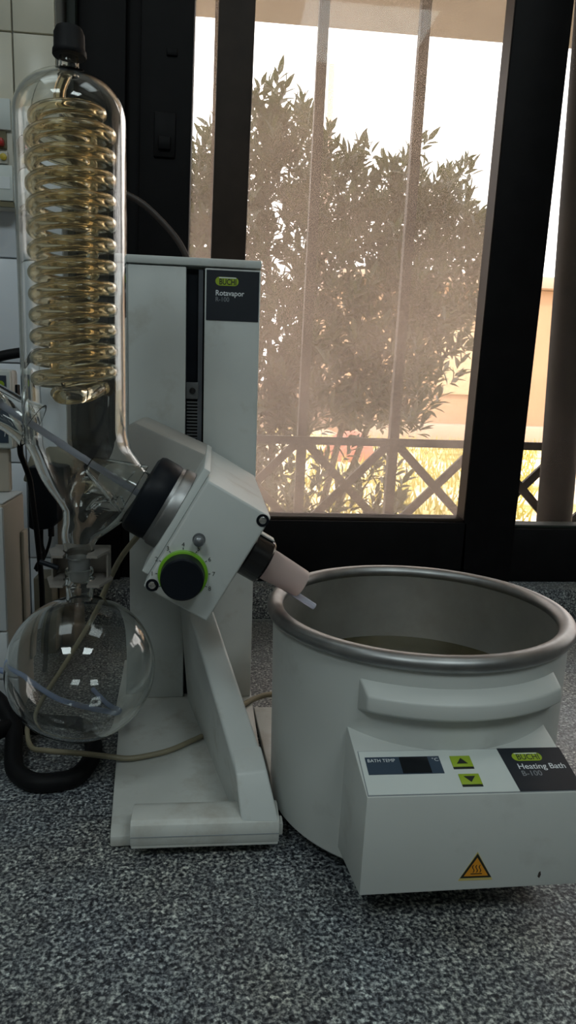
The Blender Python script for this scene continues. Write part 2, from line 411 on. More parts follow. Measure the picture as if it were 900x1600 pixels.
# ------------------------------------------------------------------ heating bath
bx, by = 0.1862, 0.6112
bath = thing('heating_bath', 'round white water bath with a steel rim and a control panel in front', 'water bath', (bx, by, 0))
A0 = (bx, by, 0)
finish('base', B().lathe([(0.095, 0.0), (0.1, 0.002), (0.1, 0.018)], A0, (0,0,1), 64), BLACK, bath)
finish('shell', B().lathe([(0.1205, 0.0185), (0.1270, 0.0185), (0.1292, 0.021), (0.1318, 0.19), (0.1318, 0.194), (0.127, 0.194), (0.124, 0.03), (0.1205, 0.022)], A0, (0,0,1), 128, close=True), WHITE_B, bath)
rimp = [(0.1303+0.0075*math.cos(a), 0.1985+0.0068*math.sin(a)) for a in [2*PI*k/20 for k in range(20)]]
finish('rim', B().lathe(rimp, A0, (0,0,1), 128, close=True), STEEL, bath)
basin = [(0.1240, 0.2), (0.1235, 0.085), (0.119, 0.077), (0.10, 0.074), (0.001, 0.074), (0.001, 0.072), (0.10, 0.072), (0.12, 0.075), (0.1248, 0.085), (0.1252, 0.2)]
finish('basin', B().lathe(basin, A0, (0,0,1), 128, close=True), STEEL_IN, bath)
# handle: a curved ledge, top sloping outward
hb = B(); n = 40; sec = [(0.1295, 0.1810), (0.1420, 0.1708), (0.1425, 0.1592), (0.1295, 0.1520)]
vs, fs = [], []
for i in range(n+1):
    u = i/n
    ab, af = math.radians(-125.3 + (-49.0+125.3)*u), math.radians(-119.7 + (-52.2+119.7)*u)
    for k, (r, z) in enumerate(sec):
        a = af if k in (1, 2) else ab
        vs.append((bx + r*math.cos(a), by + r*math.sin(a), z))
for i in range(n):
    for k in range(4):
        l = (k+1) % 4; fs.append((i*4+k, i*4+l, (i+1)*4+l, (i+1)*4+k))
fs += [(0,1,2,3), (n*4+3, n*4+2, n*4+1, n*4)]
finish('handle', hb.add(vs, fs), WHITE_B, bath, bevel=0.0014)
# control housing
PX0, PX1, PY, PZ = 0.1080, 0.2665, 0.44, 0.1185
o_p = Vector((0, PY, PZ)); e_v = Vector((0, 0.9661, 0.2582)).normalized(); n_p = Vector((0, -e_v.z, e_v.y))
def pan(x, v, lift): return o_p + Vector((x, 0, 0)) + e_v*v + n_p*lift
hz = B()
hz.hexa([(PX0-0.0015, PY, 0.0415), (PX1+0.003, PY, 0.0440), (PX1-0.004, 0.56, 0.019), (PX0-0.006, 0.56, 0.019),
         (PX0, PY, PZ), (PX1, PY, PZ), (PX1-0.002, 0.56, PZ+0.12*0.26725), (PX0-0.0045, 0.56, PZ+0.12*0.26725)])
ho = finish('control_housing', hz, WHITE_B, bath, bevel=0.0012)
def plate(name, pts, l0, l1, mat, par, bevel=0.0): return finish(name, B().prism(pts, pan, l0, l1), mat, par, bevel=bevel)
def rect(x0, x1, v0, v1, sh=0.0): return [(x0, v0), (x1, v0), (x1-sh, v1), (x0-sh, v1)]
ov = plate('overlay', rect(0.1094, 0.2660, 0.0014, 0.0425), 0.0, 0.0006, PANEL, ho)
plate('overlay_border', rect(0.1088, 0.2663, 0.0008, 0.0431), 0.0, 0.0003, INK_G, ho)
plate('display_window', rect(0.1130, 0.1690, 0.0195, 0.0362), 0.0006, 0.0010, NAVY_S, ho)
plate('display_screen', rect(0.1385, 0.1600, 0.0200, 0.0356), 0.0010, 0.0012, SCREEN, ho)
text('print', 'BATH TEMP', 0.0044, lambda x, y, l: pan(0.1142+x, 0.0310+y, 0.0013), INK_W, ho, width=0.0205)
text('print', '°C', 0.0044, lambda x, y, l: pan(0.1628+x, 0.0310+y, 0.0013), INK_W, ho, width=0.0046)
for (x0, x1, v0, v1, up) in ((0.1771, 0.1926, 0.0250, 0.0357, 1), (0.1785, 0.1937, 0.0083, 0.0181, -1)):
    kb = plate('button', rect(x0, x1, v0, v1), 0.0006, 0.0013, LIME, ho, 0.0002)
    plate('button_edge', rect(x0, x1, v0-0.0018, v0), 0.0006, 0.0010, INK_K, ho)
    cx, cv = (x0+x1)/2, (v0+v1)/2
    plate('arrow', [(cx-0.0042, cv-0.0025*up), (cx+0.0042, cv-0.0025*up), (cx, cv+0.003*up)][::up], 0.0013, 0.0015, INK_K, kb)
lb = plate('nameplate', [(0.2190, 0.0012), (0.2661, 0.0012), (0.2661, 0.0427), (0.2164, 0.0427)], 0.0006, 0.0010, NAVY, ho)
bdg = plate('badge', [(0.2367+a, 0.0335+b) for a, b in pill(0.0232, 0.0082)], 0.0010, 0.0012, LIME, lb)
text('print', 'BUCHI', 0.0082, lambda x, y, l: pan(0.2283+x, 0.0306+y, 0.00125), INK_K, lb, bold=0.00008, width=0.0172)
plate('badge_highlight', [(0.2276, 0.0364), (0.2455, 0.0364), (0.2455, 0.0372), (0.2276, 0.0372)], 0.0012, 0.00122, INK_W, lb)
text('print', 'Heating Bath', 0.0074, lambda x, y, l: pan(0.2258+x, 0.0216+y, 0.0011), INK_W, lb, bold=0.00005, width=0.0362)
text('print', 'B-100', 0.0070, lambda x, y, l: pan(0.2262+x, 0.0150+y, 0.0011), INK_G, lb, width=0.0150)
# hot-surface warning on the front face
def fr(x, z, l): return (x, PY - l, z)
wx, wz = 0.1912, 0.0528
sg = finish('warning_sticker', B().prism([(wx-0.0128, wz-0.0022), (wx+0.0128, wz-0.0022), (wx, wz+0.0206)], fr, 0.0, 0.0003), YEL_EDGE, ho)
finish('sign_border', B().prism([(wx-0.0117, wz), (wx+0.0117, wz), (wx, wz+0.0194)], fr, 0.0003, 0.0005), INK_K, sg)
finish('sign_field', B().prism([(wx-0.0090, wz+0.0016), (wx+0.0090, wz+0.0016), (wx, wz+0.0162)], fr, 0.0005, 0.0007), ORANGE, sg)
finish('heat_symbol', B().prism([(wx-0.0042, wz+0.0031), (wx+0.0042, wz+0.0031), (wx+0.0042, wz+0.0038), (wx-0.0042, wz+0.0038)], fr, 0.0007, 0.0008), INK_K, sg)
for dx in (-0.0025, 0, 0.0025):
    pts = []
    for k in range(9):
        z = 0.0045 + 0.0060*k/8; pts.append((wx+dx+0.0007*math.sin(k/8*2*PI), z))
    poly = [(a-0.00035, wz+b) for a, b in pts] + [(a+0.00035, wz+b) for a, b in pts[::-1]]
    finish('heat_symbol', B().prism(poly, fr, 0.0007, 0.0008), INK_K, sg)
finish('chip', B().prism([(0.2380, 0.0515), (0.2394, 0.0503), (0.2404, 0.053), (0.2398, 0.0558), (0.2386, 0.0548)], fr, 0.0, 0.00025), HOSE_BR, ho)
wt = finish('bath_water', B().lathe([(0.1228, 0.0745), (0.1228, 0.127)], A0, (0,0,1), 96), WATER, loc=(bx, by, 0.076))
tag(wt, 'murky water standing low inside the round steel basin', 'water')

# ------------------------------------------------------------------ rotary evaporator stand
ev = thing('rotary_evaporator', 'white laboratory evaporator stand with tall lift tower, tilted drive head and green ringed knob', 'evaporator', (-0.02, 0.72, 0))
def xy(a, b, d): return (a, b, d)
finish('base_plate', B().prism([(-0.0848, 0.5585), (0.0545, 0.5650), (0.0500, 0.79), (0.0478, 0.955), (-0.1155, 0.955), (-0.1100, 0.82)], xy, 0.002, 0.012), WHITE_D, ev, bevel=0.0015)
finish('side_plate', B().prism([(0.0625, 0.60), (0.076, 0.64), (0.082, 0.68), (0.112, 0.712), (0.112, 0.802), (0.0508, 0.802), (0.0563, 0.70)], xy, 0.001, 0.0115), WHITE_D, ev, bevel=0.001)
for fx, fy in ((-0.07, 0.60), (-0.10, 0.93), (0.035, 0.93), (0.03, 0.60)):
    finish('foot', B().lathe([(0.008, 0), (0.008, 0.002)], (fx, fy, 0), (0,0,1), 20), RUBBER, ev)
# front bar
def yz(a, b, d): return (d, a, b)
barp = [(0.5385, 0.0165), (0.5375, 0.0255), (0.5378, 0.030), (0.5395, 0.0345), (0.5435, 0.0372), (0.562, 0.0378), (0.572, 0.034), (0.588, 0.0125), (0.584, 0.0165)]
finish('front_bar', B().prism(barp, yz, -0.0655, 0.0582), WHITE_D, ev, bevel=0.0012)
finish('bar_base', B().box(-0.0650, 0.0578, 0.5390, 0.5825, 0.0135, 0.0166), WHITE_D, ev, bevel=0.0008)
finish('bar_seam', B().box(-0.0652, 0.0580, 0.5372, 0.54, 0.0248, 0.0254), INK_G, ev)
finish('bar_end_clip', B().box(0.0583, 0.0625, 0.548, 0.56, 0.016, 0.027), WHITE_D, ev, bevel=0.001)
# diagonal arm
fin = B().hexa([(0.0235, 0.572, 0.0122), (0.0560, 0.572, 0.0122), (0.0040, 0.826, 0.0122), (-0.0300, 0.826, 0.0122),
                (0.0215, 0.562, 0.0675), (0.0480, 0.562, 0.0705), (-0.0165, 0.826, 0.176), (-0.0430, 0.826, 0.172)])
finish('support_arm', fin, WHITE, ev, bevel=0.003, seg=3)
post = B().hexa([(0.0262, 0.5400, 0.034), (0.0582, 0.5390, 0.034), (0.0562, 0.586, 0.020), (0.0240, 0.586, 0.020),
                 (0.0214, 0.5600, 0.0672), (0.0482, 0.5600, 0.0702), (0.0440, 0.585, 0.080), (0.0180, 0.585, 0.077)])
finish('arm_knee', post, WHITE, ev, bevel=0.002, seg=3)
# lift tower
TX0, TX1, TY0, TY1 = -0.0992, 0.0476, 0.83, 0.95
tow = finish('lift_tower', B().box(TX0, TX1, TY0+0.012, TY1, 0.0122, 0.5222), WHITE, ev, bevel=0.0015)
finish('front_panel', B().box(TX0, -0.0352, TY0, TY0+0.013, 0.0122, 0.5212), WHITE, tow, bevel=0.0012)
finish('front_panel', B().box(-0.0146, TX1, TY0, TY0+0.013, 0.0122, 0.5212), WHITE, tow, bevel=0.0012)
finish('tower_cap', B().box(TX0-0.0006, TX1+0.0006, TY0-0.002, TY1, 0.5226, 0.5312), WHITE, tow, bevel=0.0012)
finish('guide_slot', B().box(-0.0351, -0.0147, TY0+0.0095, TY0+0.0125, 0.0125, 0.5205), BLACK, tow)
finish('guide_rail', B().box(-0.0215, -0.0165, TY0+0.003, TY0+0.0096, 0.02, 0.519), simple('rail_grey', (0.12, 0.13, 0.15), 0.35, 0.6), tow)
sl = finish('lift_slider', B().box(-0.0345, -0.0205, TY0+0.001, TY0+0.0094, 0.3765, 0.3955), simple('slider_grey', (0.10, 0.105, 0.11), 0.4), tow, bevel=0.001)
finish('screw', B().lathe([(0.0035, 0), (0.0035, 0.0012), (0.002, 0.0016)], (-0.0272, TY0+0.001, 0.386), (0,-1,0), 20), BLACK_G, sl)
for k in range(14):
    finish('rib', B().box(-0.0335, -0.0210, TY0+0.002, TY0+0.0094, 0.3738-0.0037*k-0.0018, 0.3738-0.0037*k), MATS['slider_grey'], sl)
def tw_(x, z, l): return (x, TY0 - l, z)
npl = finish('nameplate', B().prism([(-0.0128, 0.4650), (0.0460, 0.4650), (0.0460, 0.5192), (-0.0128, 0.5192)], tw_, 0.0, 0.0006), NAVY, tow)
finish('badge', B().prism([(0.0100+a, 0.5075+b) for a, b in pill(0.0258, 0.0094)], tw_, 0.0006, 0.0008), LIME, npl)
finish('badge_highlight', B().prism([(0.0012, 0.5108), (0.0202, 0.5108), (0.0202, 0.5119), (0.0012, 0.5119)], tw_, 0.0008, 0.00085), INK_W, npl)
text('print', 'BUCHI', 0.0088, lambda x, y, l: tw_(0.0012+x, 0.5040+y, 0.0009), INK_K, npl, bold=0.0002, width=0.0188)
text('print', 'Rotavapor', 0.0082, lambda x, y, l: tw_(-0.0028+x, 0.4922+y, 0.0008), INK_W, npl, bold=0.00012, width=0.0318)
text('print', 'R-100', 0.0072, lambda x, y, l: tw_(-0.0028+x, 0.4857+y, 0.0008), INK_G, npl, width=0.0150)
# drive head, tilted 30 degrees about the view axis
P0 = Vector((-0.0636, 0.622, 0.3018)); AX = Vector((math.cos(PI/6), 0, -math.sin(PI/6))); UP = Vector((math.sin(PI/6), 0, math.cos(PI/6)))
def st(s, t, y): return P0 + AX*s + UP*t + Vector((0, y-0.622, 0))
def stp(a, b, d): return st(a, b, d)
hd = finish('drive_head', B().prism([(0.0405, 0.0455), (0.1005, 0.0455), (0.1005, -0.0572), (0.0405, -0.0572)], stp, 0.565, 0.818), WHITE, ev, bevel=0.0022, seg=3)
finish('rear_housing', B().prism([(-0.044, 0.0345), (-0.039, 0.0405), (0.0404, 0.0495), (0.0404, -0.045), (-0.044, -0.045)], stp, 0.70, 0.812), simple('shaded_dirty_plastic', (0.36, 0.35, 0.325), 0.5, var=0.06), hd, bevel=0.002)  # housing colour darkened for dirt and the condenser's shade
finish('side_flange', B().prism([(0.034, 0.050), (0.0404, 0.050), (0.0404, -0.052), (0.034, -0.052)], stp, 0.585, 0.80), WHITE, hd, bevel=0.0012)
finish('bearing_ring', B().lathe([(0.0, 0.024), (0.0365, 0.024), (0.0375, 0.026), (0.0375, 0.0335), (0.0365, 0.0345), (0.0, 0.0345)], P0, AX, 64, cap=False), STEEL, hd)
finish('ring_line', B().lathe([(0.0355, 0.021), (0.0358, 0.0212), (0.0358, 0.0245), (0.0355, 0.0248)], P0, AX, 64), STEEL, hd)
nut = [(0.0215, -0.0008), (0.0300, -0.0012), (0.0345, 0.0008), (0.0360, 0.004), (0.0362, 0.018), (0.0350, 0.0215), (0.018, 0.0215), (0.018, 0.012), (0.0205, 0.010)]
finish('clamp_nut', B().lathe(nut, P0, AX, 64, close=True), BLACK, hd)
HY = 0.565
kc = Vector((-0.0248, HY, 0.2430))
finish('knob_ring', B().lathe([(0.0202, 0.0), (0.0202, 0.0028), (0.0192, 0.0034), (0.0, 0.0034)], kc, (0,-1,0), 48), GREEN, hd)
kn = finish('speed_knob', B().lathe([(0.0178, 0.003), (0.0178, 0.0045), (0.0172, 0.0175), (0.0160, 0.0188), (0.0, 0.0190)], kc, (0,-1,0), 48), BLACK, hd)
dv = Vector((-math.cos(math.radians(32)), 0, -math.sin(math.radians(32))))
finish('pointer', B().bar(kc + dv*0.0150 + Vector((0,-0.0038,0)), kc + dv*0.0196 + Vector((0,-0.0038,0)), 0.0036, 0.0016), BLACK, kn)
for k in range(9):
    a = math.radians(209 - k*29.75); d = Vector((math.cos(a), 0, math.sin(a))); p = kc + d*0.0248
    text('print', str(k), 0.0052, lambda x, y, l, p=p: (p.x+x, HY-0.0002, p.z-0.0018+y), INK_K, hd, align='CENTER')
    q = kc + d*0.0206; r_ = kc + d*0.0222; w = Vector((-d.z, 0, d.x))*0.0003
    finish('tick', B().add([(q-w)+Vector((0,-0.0002,0)), (q+w)+Vector((0,-0.0002,0)), (r_+w)+Vector((0,-0.0002,0)), (r_-w)+Vector((0,-0.0002,0))], [(0,1,2,3)]), INK_K, hd)
bp = Vector((-0.0122, HY, 0.2722))
bt = finish('push_pin', B().lathe([(0.0052, 0), (0.0052, 0.0008), (0.0030, 0.0012), (0.0030, 0.0035), (0.0042, 0.0055), (0.0044, 0.0085), (0.0036, 0.011), (0.0018, 0.0122), (0.0, 0.0124)], bp, (0,-1,0), 24), simple('pin_grey', (0.16, 0.17, 0.18), 0.35, 0.5), hd)
for s_, t_ in ((0.0955, 0.0398), (0.0462, -0.0520)):
    c = st(s_, t_, HY)
    sc_ = finish('screw_cup', B().lathe([(0.0052, 0), (0.0052, 0.0006), (0.0046, 0.0008), (0.0046, 0.0002), (0.0, 0.0002)], c, (0,-1,0), 24), BLACK, hd)
    finish('screw_head', B().lathe([(0.0030, 0.0002), (0.0030, 0.0010), (0.0022, 0.0014), (0.0013, 0.0014), (0.0012, 0.0006), (0.0, 0.0006)], c, (0,-1,0), 20), CHROME, sc_)
finish('vapour_collar', B().lathe([(0.0225, 0.1005), (0.0225, 0.106), (0.0205, 0.108), (0.0205, 0.125), (0.0190, 0.127), (0.013, 0.127), (0.013, 0.1005)], P0, AX, 48, close=True), BLACK_G, hd)
finish('collar_cap', B().prism([(0.104, 0.0206), (0.123, 0.0206), (0.123, 0.0222), (0.104, 0.0222)], stp, 0.617, 0.630), WHITE_D, hd, bevel=0.0005)
finish('ground_cone', B().lathe([(0.0125, 0.1262), (0.0146, 0.1275), (0.0146, 0.134), (0.0128, 0.1655), (0.0122, 0.1668), (0.0113, 0.166), (0.0130, 0.1335), (0.0110, 0.1262)], P0, AX, 48, close=True), FROST, hd)
# ------------------------------------------------------------------ glass condenser
CX, CY = -0.118, 0.622
con = thing('glass_condenser', 'tall clear glass condenser with amber coils and black cap on top', 'condenser', (CX, CY, 0.243))
def smin(a, b, k):
    h = max(k - abs(a-b), 0.0)/k; return min(a, b) - h*h*k*0.25
def prof_left(z):
    if z >= 0.345: return 0.0432
    if z >= 0.284:
        u = (z-0.284)/0.061; u = u*u*(3-2*u)*0.12 + u*0.88
        return 0.0130 + (0.0432-0.0130)*u
    return 0.0128
def caps(p, a, b, ra, rb):
    ab = b-a; u = max(0, min(1, (p-a).dot(ab)/ab.length_squared)); return (p - (a+ab*u)).length - (ra + (rb-ra)*u)
Q1 = st(-0.002, 0.0005, 0.622); Q2 = st(-0.052, 0.000, 0.622); Q3 = Vector((CX, CY, 0.262))
def sdf(p):
    r = math.hypot(p.x-CX, p.y-CY)
    d = (r - prof_left(p.z))*0.86
    d = smin(d, caps(p, Q1, Q2, 0.0155, 0.0400), 0.008)
    return smin(d, caps(p, Q1, Q3, 0.0145, 0.0128), 0.006)
NSEG = 160
def surf(z, k, off):
    a = 2*PI*k/NSEG; c, s = math.cos(a), math.sin(a)
    r = 0.10
    while r > 0.004:
        if sdf(Vector((CX+r*c, CY+r*s, z))) + off < 0: break
        r -= 0.0015
    lo, hi = r, r+0.0015
    for _ in range(9):
        m_ = (lo+hi)/2
        if sdf(Vector((CX+m_*c, CY+m_*s, z))) + off < 0: lo = m_
        else: hi = m_
    return lo
rows_z = [0.2425 + (0.365-0.2425)*i/72 for i in range(73)]
def shell_rows(off):
    rows = []
    for z in rows_z: rows.append([(surf(z, k, off), z) for k in range(NSEG)])
    for i in range(1, 10): rows.append([(0.0432-off, 0.365 + (0.598-0.365)*i/9)]*NSEG)
    for i in range(1, 15):
        ph = (PI/2)*i/15; rows.append([((0.0432-off)*math.cos(ph), 0.598 + (0.0345-off)*math.sin(ph))]*NSEG)
    for z, r in ((0.6325, 0.0095), (0.6350, 0.0078), (0.641, 0.0074), (0.655, 0.0074)): rows.append([(r-off*0.8, z)]*NSEG)
    return rows
vs, fs = [], []
ro, ri = shell_rows(0.0), shell_rows(0.0022)
allrows = ro + ri[::-1]
for row in allrows:
    for k, (r, z) in enumerate(row):
        a = 2*PI*k/NSEG; vs.append((CX + r*math.cos(a), CY + r*math.sin(a), z))
nr = len(allrows)
for i in range(nr):
    j = (i+1) % nr
    for k in range(NSEG):
        l = (k+1) % NSEG; fs.append((i*NSEG+k, i*NSEG+l, j*NSEG+l, j*NSEG+k))
jk = finish('glass_jacket', B().add(vs, fs), GLASS, con, ang=60)
# coils: a wide outer helix and a narrow inner one running back
def helix(R, z0, z1, turns, ph, steps=40):
    return [(CX + R*math.cos(ph + 2*PI*turns*i/(steps*abs(turns))), CY + R*math.sin(ph + 2*PI*turns*i/(steps*abs(turns))),
             z0 + (z1-z0)*i/(steps*abs(turns))) for i in range(int(steps*abs(turns))+1)]
hx = helix(0.0298, 0.388, 0.589, 12.0, 0.6)
for i in range(1, 61):                                   # last turn narrows and climbs into the neck
    u = i/60; a = 0.6 + 2*PI*12.0 + 2*PI*1.5*u; R_ = 0.0298*(1-u)**0.8 if u > 0.45 else 0.0298 - 0.0105*u
    R_ = 0.0298 - 0.0105*min(u, 0.6) - (0.0 if u < 0.6 else 0.0225*((u-0.6)/0.4)**1.5)
    hx.append((CX + R_*math.cos(a), CY + R_*math.sin(a), 0.589 + 0.0225*u + 0.022*max(0, (u-0.75)/0.25)**2))
cb = B().tube(hx, lambda u: 0.0059 - 0.0014*max(0, (u-0.9)/0.1), 16, smooth=False)
k0 = len(cb.f); cb.tube(hx[1:-1], lambda u: 0.0040 - 0.0012*max(0, (u-0.9)/0.1), 12, smooth=False)      # the bore
cb.f[k0:] = [f[::-1] for f in cb.f[k0:]]
finish('outer_coil', cb, COIL, con, recalc=False)
finish('inner_coil', B().tube(helix(0.0170, 0.392, 0.592, -12.0, 2.4), 0.0038, 14, smooth=False), COIL, con)
finish('coil_tail', B().tube([(CX+0.020, CY+0.022, 0.389), (CX+0.010, CY-0.012, 0.3825), (CX-0.006, CY-0.020, 0.381), (CX-0.014, CY-0.006, 0.384)], 0.0055, 14), COIL, con)
cap = [(0.0074, 0.6425), (0.0124, 0.6425), (0.0130, 0.6435), (0.0128, 0.6465), (0.0118, 0.648), (0.0116, 0.6585), (0.0098, 0.6625), (0.0, 0.6635)]
finish('black_cap', B().lathe([(r, z-0.243) for r, z in cap], (CX+0.0005, CY, 0.243), (0,0,1), 40), RUBBER, con)
# side port towards the left with stopcock core and the feed tube running through
pd = -AX; pb = Vector((-0.1535, CY, 0.3560))
finish('side_port', B().lathe([(0.0205, 0.0), (0.0180, 0.008), (0.0165, 0.018), (0.0165, 0.075), (0.0143, 0.075), (0.0143, 0.018), (0.0158, 0.008), (0.0183, 0.0)], pb, pd, 48, close=True), GLASS, con)
finish('port_core', B().lathe([(0.0, 0.030), (0.0080, 0.030), (0.0112, 0.036), (0.0125, 0.075), (0.0, 0.075)], pb, pd, 32, cap=False), GLASS, con)
f0 = st(-0.150, 0.0045, 0.622); f1 = st(0.188, -0.0126, 0.622)
finish('feed_tube', B().tube([f0, f1], 0.0030, 14, smooth=False), PTFE, con)
# ground joint below
finish('ground_joint', B().lathe([(0.0088, -0.0215), (0.0094, -0.003), (0.0105, -0.0008), (0.0095, 0.0), (0.0078, -0.003), (0.0072, -0.0215)], (CX, CY, 0.2425), (0,0,1), 40, close=True), FROST2, con)
finish('inner_drip_tube', B().lathe([(0.0245, 0.044), (0.0125, 0.012), (0.0078, 0.0), (0.0066, 0.001), (0.0112, 0.013), (0.0232, 0.0445)], st(-0.050, -0.002, 0.622), AX, 40, close=True), GLASS, con)

# receiving flask
FZ, FR_ = 0.139, 0.0657
fl = thing('receiving_flask', 'empty clear glass round flask hanging below the coiled condenser', 'flask', (CX, CY, FZ-FR_))
def flask_prof(R, nr, off):
    p = []
    a0_ = math.asin((nr)/R)
    for k in range(41):
        a = PI - (PI - a0_)*k/40
        p.append((max(R*math.sin(a), 0.0002), R*math.cos(a)))
    top = R*math.cos(a0_)
    p += [(nr-0.0002, top+0.003), (nr, top+0.008)]
    return p
po = flask_prof(FR_, 0.0118, 0); pi_ = flask_prof(FR_-0.0019, 0.0098, 0)
prof = po + [(0.0118, 0.078), (0.0135, 0.0795), (0.0135, 0.0835), (0.0120, 0.0850), (0.0120, 0.0925), (0.0098, 0.0925), (0.0098, 0.078)] + pi_[::-1]
finish('flask_body', B().lathe(prof, (CX, CY, FZ), (0,0,1), 128, close=True), GLASS, fl, ang=50)
# joint clamp
jc = thing('joint_clamp', 'dull metal fork clamp around the glass joint above the round flask', 'clamp', (CX, CY, 0.222))
def fork(z, wx_, wy0, wy1, hole):
    pts = [(-wx_, wy1*0.2), (-wx_*0.72, wy0), (-hole*0.72, wy0)]
    for k in range(13):
        a = math.radians(225 - 270*k/12) ; a = math.radians(-135 - 270*k/12)
        pts.append((hole*math.cos(a), hole*math.sin(a)))
    pts += [(hole*0.72, wy0), (wx_*0.72, wy0), (wx_, wy1*0.2), (wx_*0.75, wy1), (-wx_*0.75, wy1)]
    return B().prism(pts, lambda a, b, d: (CX+a, CY+b, d), z, z+0.0022)
CLM = simple('dull_zinc', (0.34, 0.31, 0.28), 0.42, 0.5, var=0.15)
finish('fork_plate', fork(0.2460, 0.0265, -0.020, 0.020, 0.0136), CLM, jc)
finish('fork_plate', fork(0.2205, 0.0285, -0.022, 0.020, 0.0139), CLM, jc)
finish('back_web', B().box(CX-0.0245, CX+0.0245, CY+0.0202, CY+0.0222, 0.2205, 0.2482), CLM, jc, bevel=0.0005)
for sx_ in (-1, 1):
    finish('side_web', B().box(CX+sx_*0.0238-0.0008, CX+sx_*0.0238+0.0008, CY+0.002, CY+0.0200, 0.2228, 0.2458), CLM, jc)
finish('thumb_screw', B().tube([(CX-0.0285, CY-0.021, 0.2432), (CX-0.0130, CY-0.0235, 0.2385)], 0.0021, 12, smooth=False), BLACK, jc)

# ------------------------------------------------------------------ left side: boxes, controller, adapter, hoses, cords
pumpb = thing('pump_box', 'beige instrument box with a pale front cut off at the lower left', 'instrument', (-0.33, 0.85, 0))
finish('casing', B().box(-0.46, -0.2290, 0.785, 0.872, 0.006, 0.2580), BOXBEIGE, pumpb, bevel=0.003)
fpn = simple('pale_front', (0.55, 0.57, 0.58), 0.4, var=0.03)
for z0, z1 in ((0.006, 0.0585), (0.0605, 0.1150), (0.1168, 0.2555)):
    finish('front_panel', B().box(-0.46, -0.2275, 0.778, 0.7848, z0, z1), fpn, pumpb, bevel=0.0015)
finish('side_rail', B().box(-0.2288, -0.2245, 0.850, 0.870, 0.055, 0.215), BOXBEIGE, pumpb, bevel=0.002)
finish('lid_strip', B().box(-0.46, -0.2290, 0.788, 0.870, 0.2582, 0.2605), fpn, pumpb, bevel=0.001)
for fx, fy in ((-0.43, 0.81), (-0.26, 0.81), (-0.43, 0.85), (-0.26, 0.85)):
    finish('foot', B().lathe([(0.01, 0), (0.01, 0.006)], (fx, fy, 0), (0,0,1), 20), RUBBER, pumpb)

ctl = thing('vacuum_controller', 'white framed controller with a navy face at the left edge above the beige box', 'controller', (-0.27, 0.87, 0.262))
finish('housing', B().box(-0.335, -0.2318, 0.852, 0.876, 0.3120, 0.4030), WHITE, ctl, bevel=0.004)
finish('bezel', B().box(-0.334, -0.2330, 0.847, 0.853, 0.3135, 0.4015), PANEL, ctl, bevel=0.002)
finish('face', B().box(-0.330, -0.2372, 0.8462, 0.8472, 0.3195, 0.3960), NAVY_S, ctl)
finish('green_badge', B().lathe([(0.0042, 0), (0.0042, 0.0006)], (-0.2435, 0.8462, 0.3860), (0,-1,0), 24), LIME, ctl)
finish('dial_print', B().tube([(-0.2425, 0.8459, 0.336), (-0.2404, 0.8459, 0.332), (-0.2410, 0.8459, 0.327)], 0.0005, 6), INK_W, ctl)
finish('stand', B().box(-0.32, -0.2400, 0.856, 0.868, 0.2607, 0.3125), BOXBEIGE, ctl, bevel=0.003)
finish('socket', B().box(-0.2320, -0.2282, 0.862, 0.873, 0.318, 0.334), BLACK, ctl, bevel=0.001)
finish('port', B().box(-0.2320, -0.2290, 0.862, 0.873, 0.365, 0.386), BLACK, ctl, bevel=0.001)

# wall enclosure with red switch
en = thing('switch_enclosure', 'ivory electrical enclosure with red switch and yellow terminals on the tiled wall', 'enclosure', (-0.38, 1.149, 0.70))
finish('back_box', B().box(-0.47, -0.2905, 1.118, 1.1488, 0.6320, 0.7760), ENCL, en, bevel=0.003)
finish('cover', B().box(-0.468, -0.2925, 1.112, 1.1178, 0.7340, 0.7750), PANEL, en, bevel=0.0015)
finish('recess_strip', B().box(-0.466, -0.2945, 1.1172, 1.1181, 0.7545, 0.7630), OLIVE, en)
finish('cover', B().box(-0.468, -0.2925, 1.112, 1.1178, 0.6400, 0.6880), PANEL, en, bevel=0.0015)
finish('data_label', B().box(-0.440, -0.2960, 1.1114, 1.1121, 0.6560, 0.6720), INK_W, en)
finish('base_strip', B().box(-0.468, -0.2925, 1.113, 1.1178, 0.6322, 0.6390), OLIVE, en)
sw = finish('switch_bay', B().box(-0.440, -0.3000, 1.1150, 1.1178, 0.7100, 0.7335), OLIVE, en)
finish('red_switch', B().box(-0.3130, -0.3025, 1.105, 1.1152, 0.7125, 0.7220), RED, sw, bevel=0.002)
tb = finish('terminal_block', B().box(-0.440, -0.2985, 1.1120, 1.1178, 0.6895, 0.7060), ENCL, en, bevel=0.001)
for k in range(4):
    finish('terminal', B().lathe([(0.0045, 0), (0.0045, 0.003), (0.003, 0.004)], (-0.3035-0.012*k, 1.1122, 0.698), (0,-1,0), 18), YEL if k != 1 else BLACK, tb)

# cardboard carton against the wall and the black adapter hanging before it
ctn = thing('carton', 'olive brown carton standing upright behind the clear funnel', 'carton', (-0.235, 1.08, 0))
finish('carton_body', B().hexa([(-0.2285, 1.045, 0.0), (-0.2080, 1.045, 0.0), (-0.2080, 1.145, 0.0), (-0.2285, 1.145, 0.0),
                                (-0.2285, 1.045, 0.268), (-0.2080, 1.045, 0.268), (-0.2080, 1.145, 0.268), (-0.2285, 1.145, 0.268)]), CARTON, ctn, bevel=0.002)
pc = finish('carton_flap', B().prism([(-0.2760, 0.245), (-0.2085, 0.245), (-0.2085, 0.284), (-0.2180, 0.2925), (-0.2480, 0.2945), (-0.2640, 0.285)], lambda a, b, d: (a, d, b), 1.045, 1.12), POUCH, ctn, bevel=0.004)
cs = finish('small_carton', B().box(-0.2560, -0.2300, 1.01, 1.06, 0.0, 0.112), POUCH, bevel=0.002, loc=(-0.243, 1.035, 0))
tag(cs, 'small dark brown carton on the worktop behind the flask', 'carton')
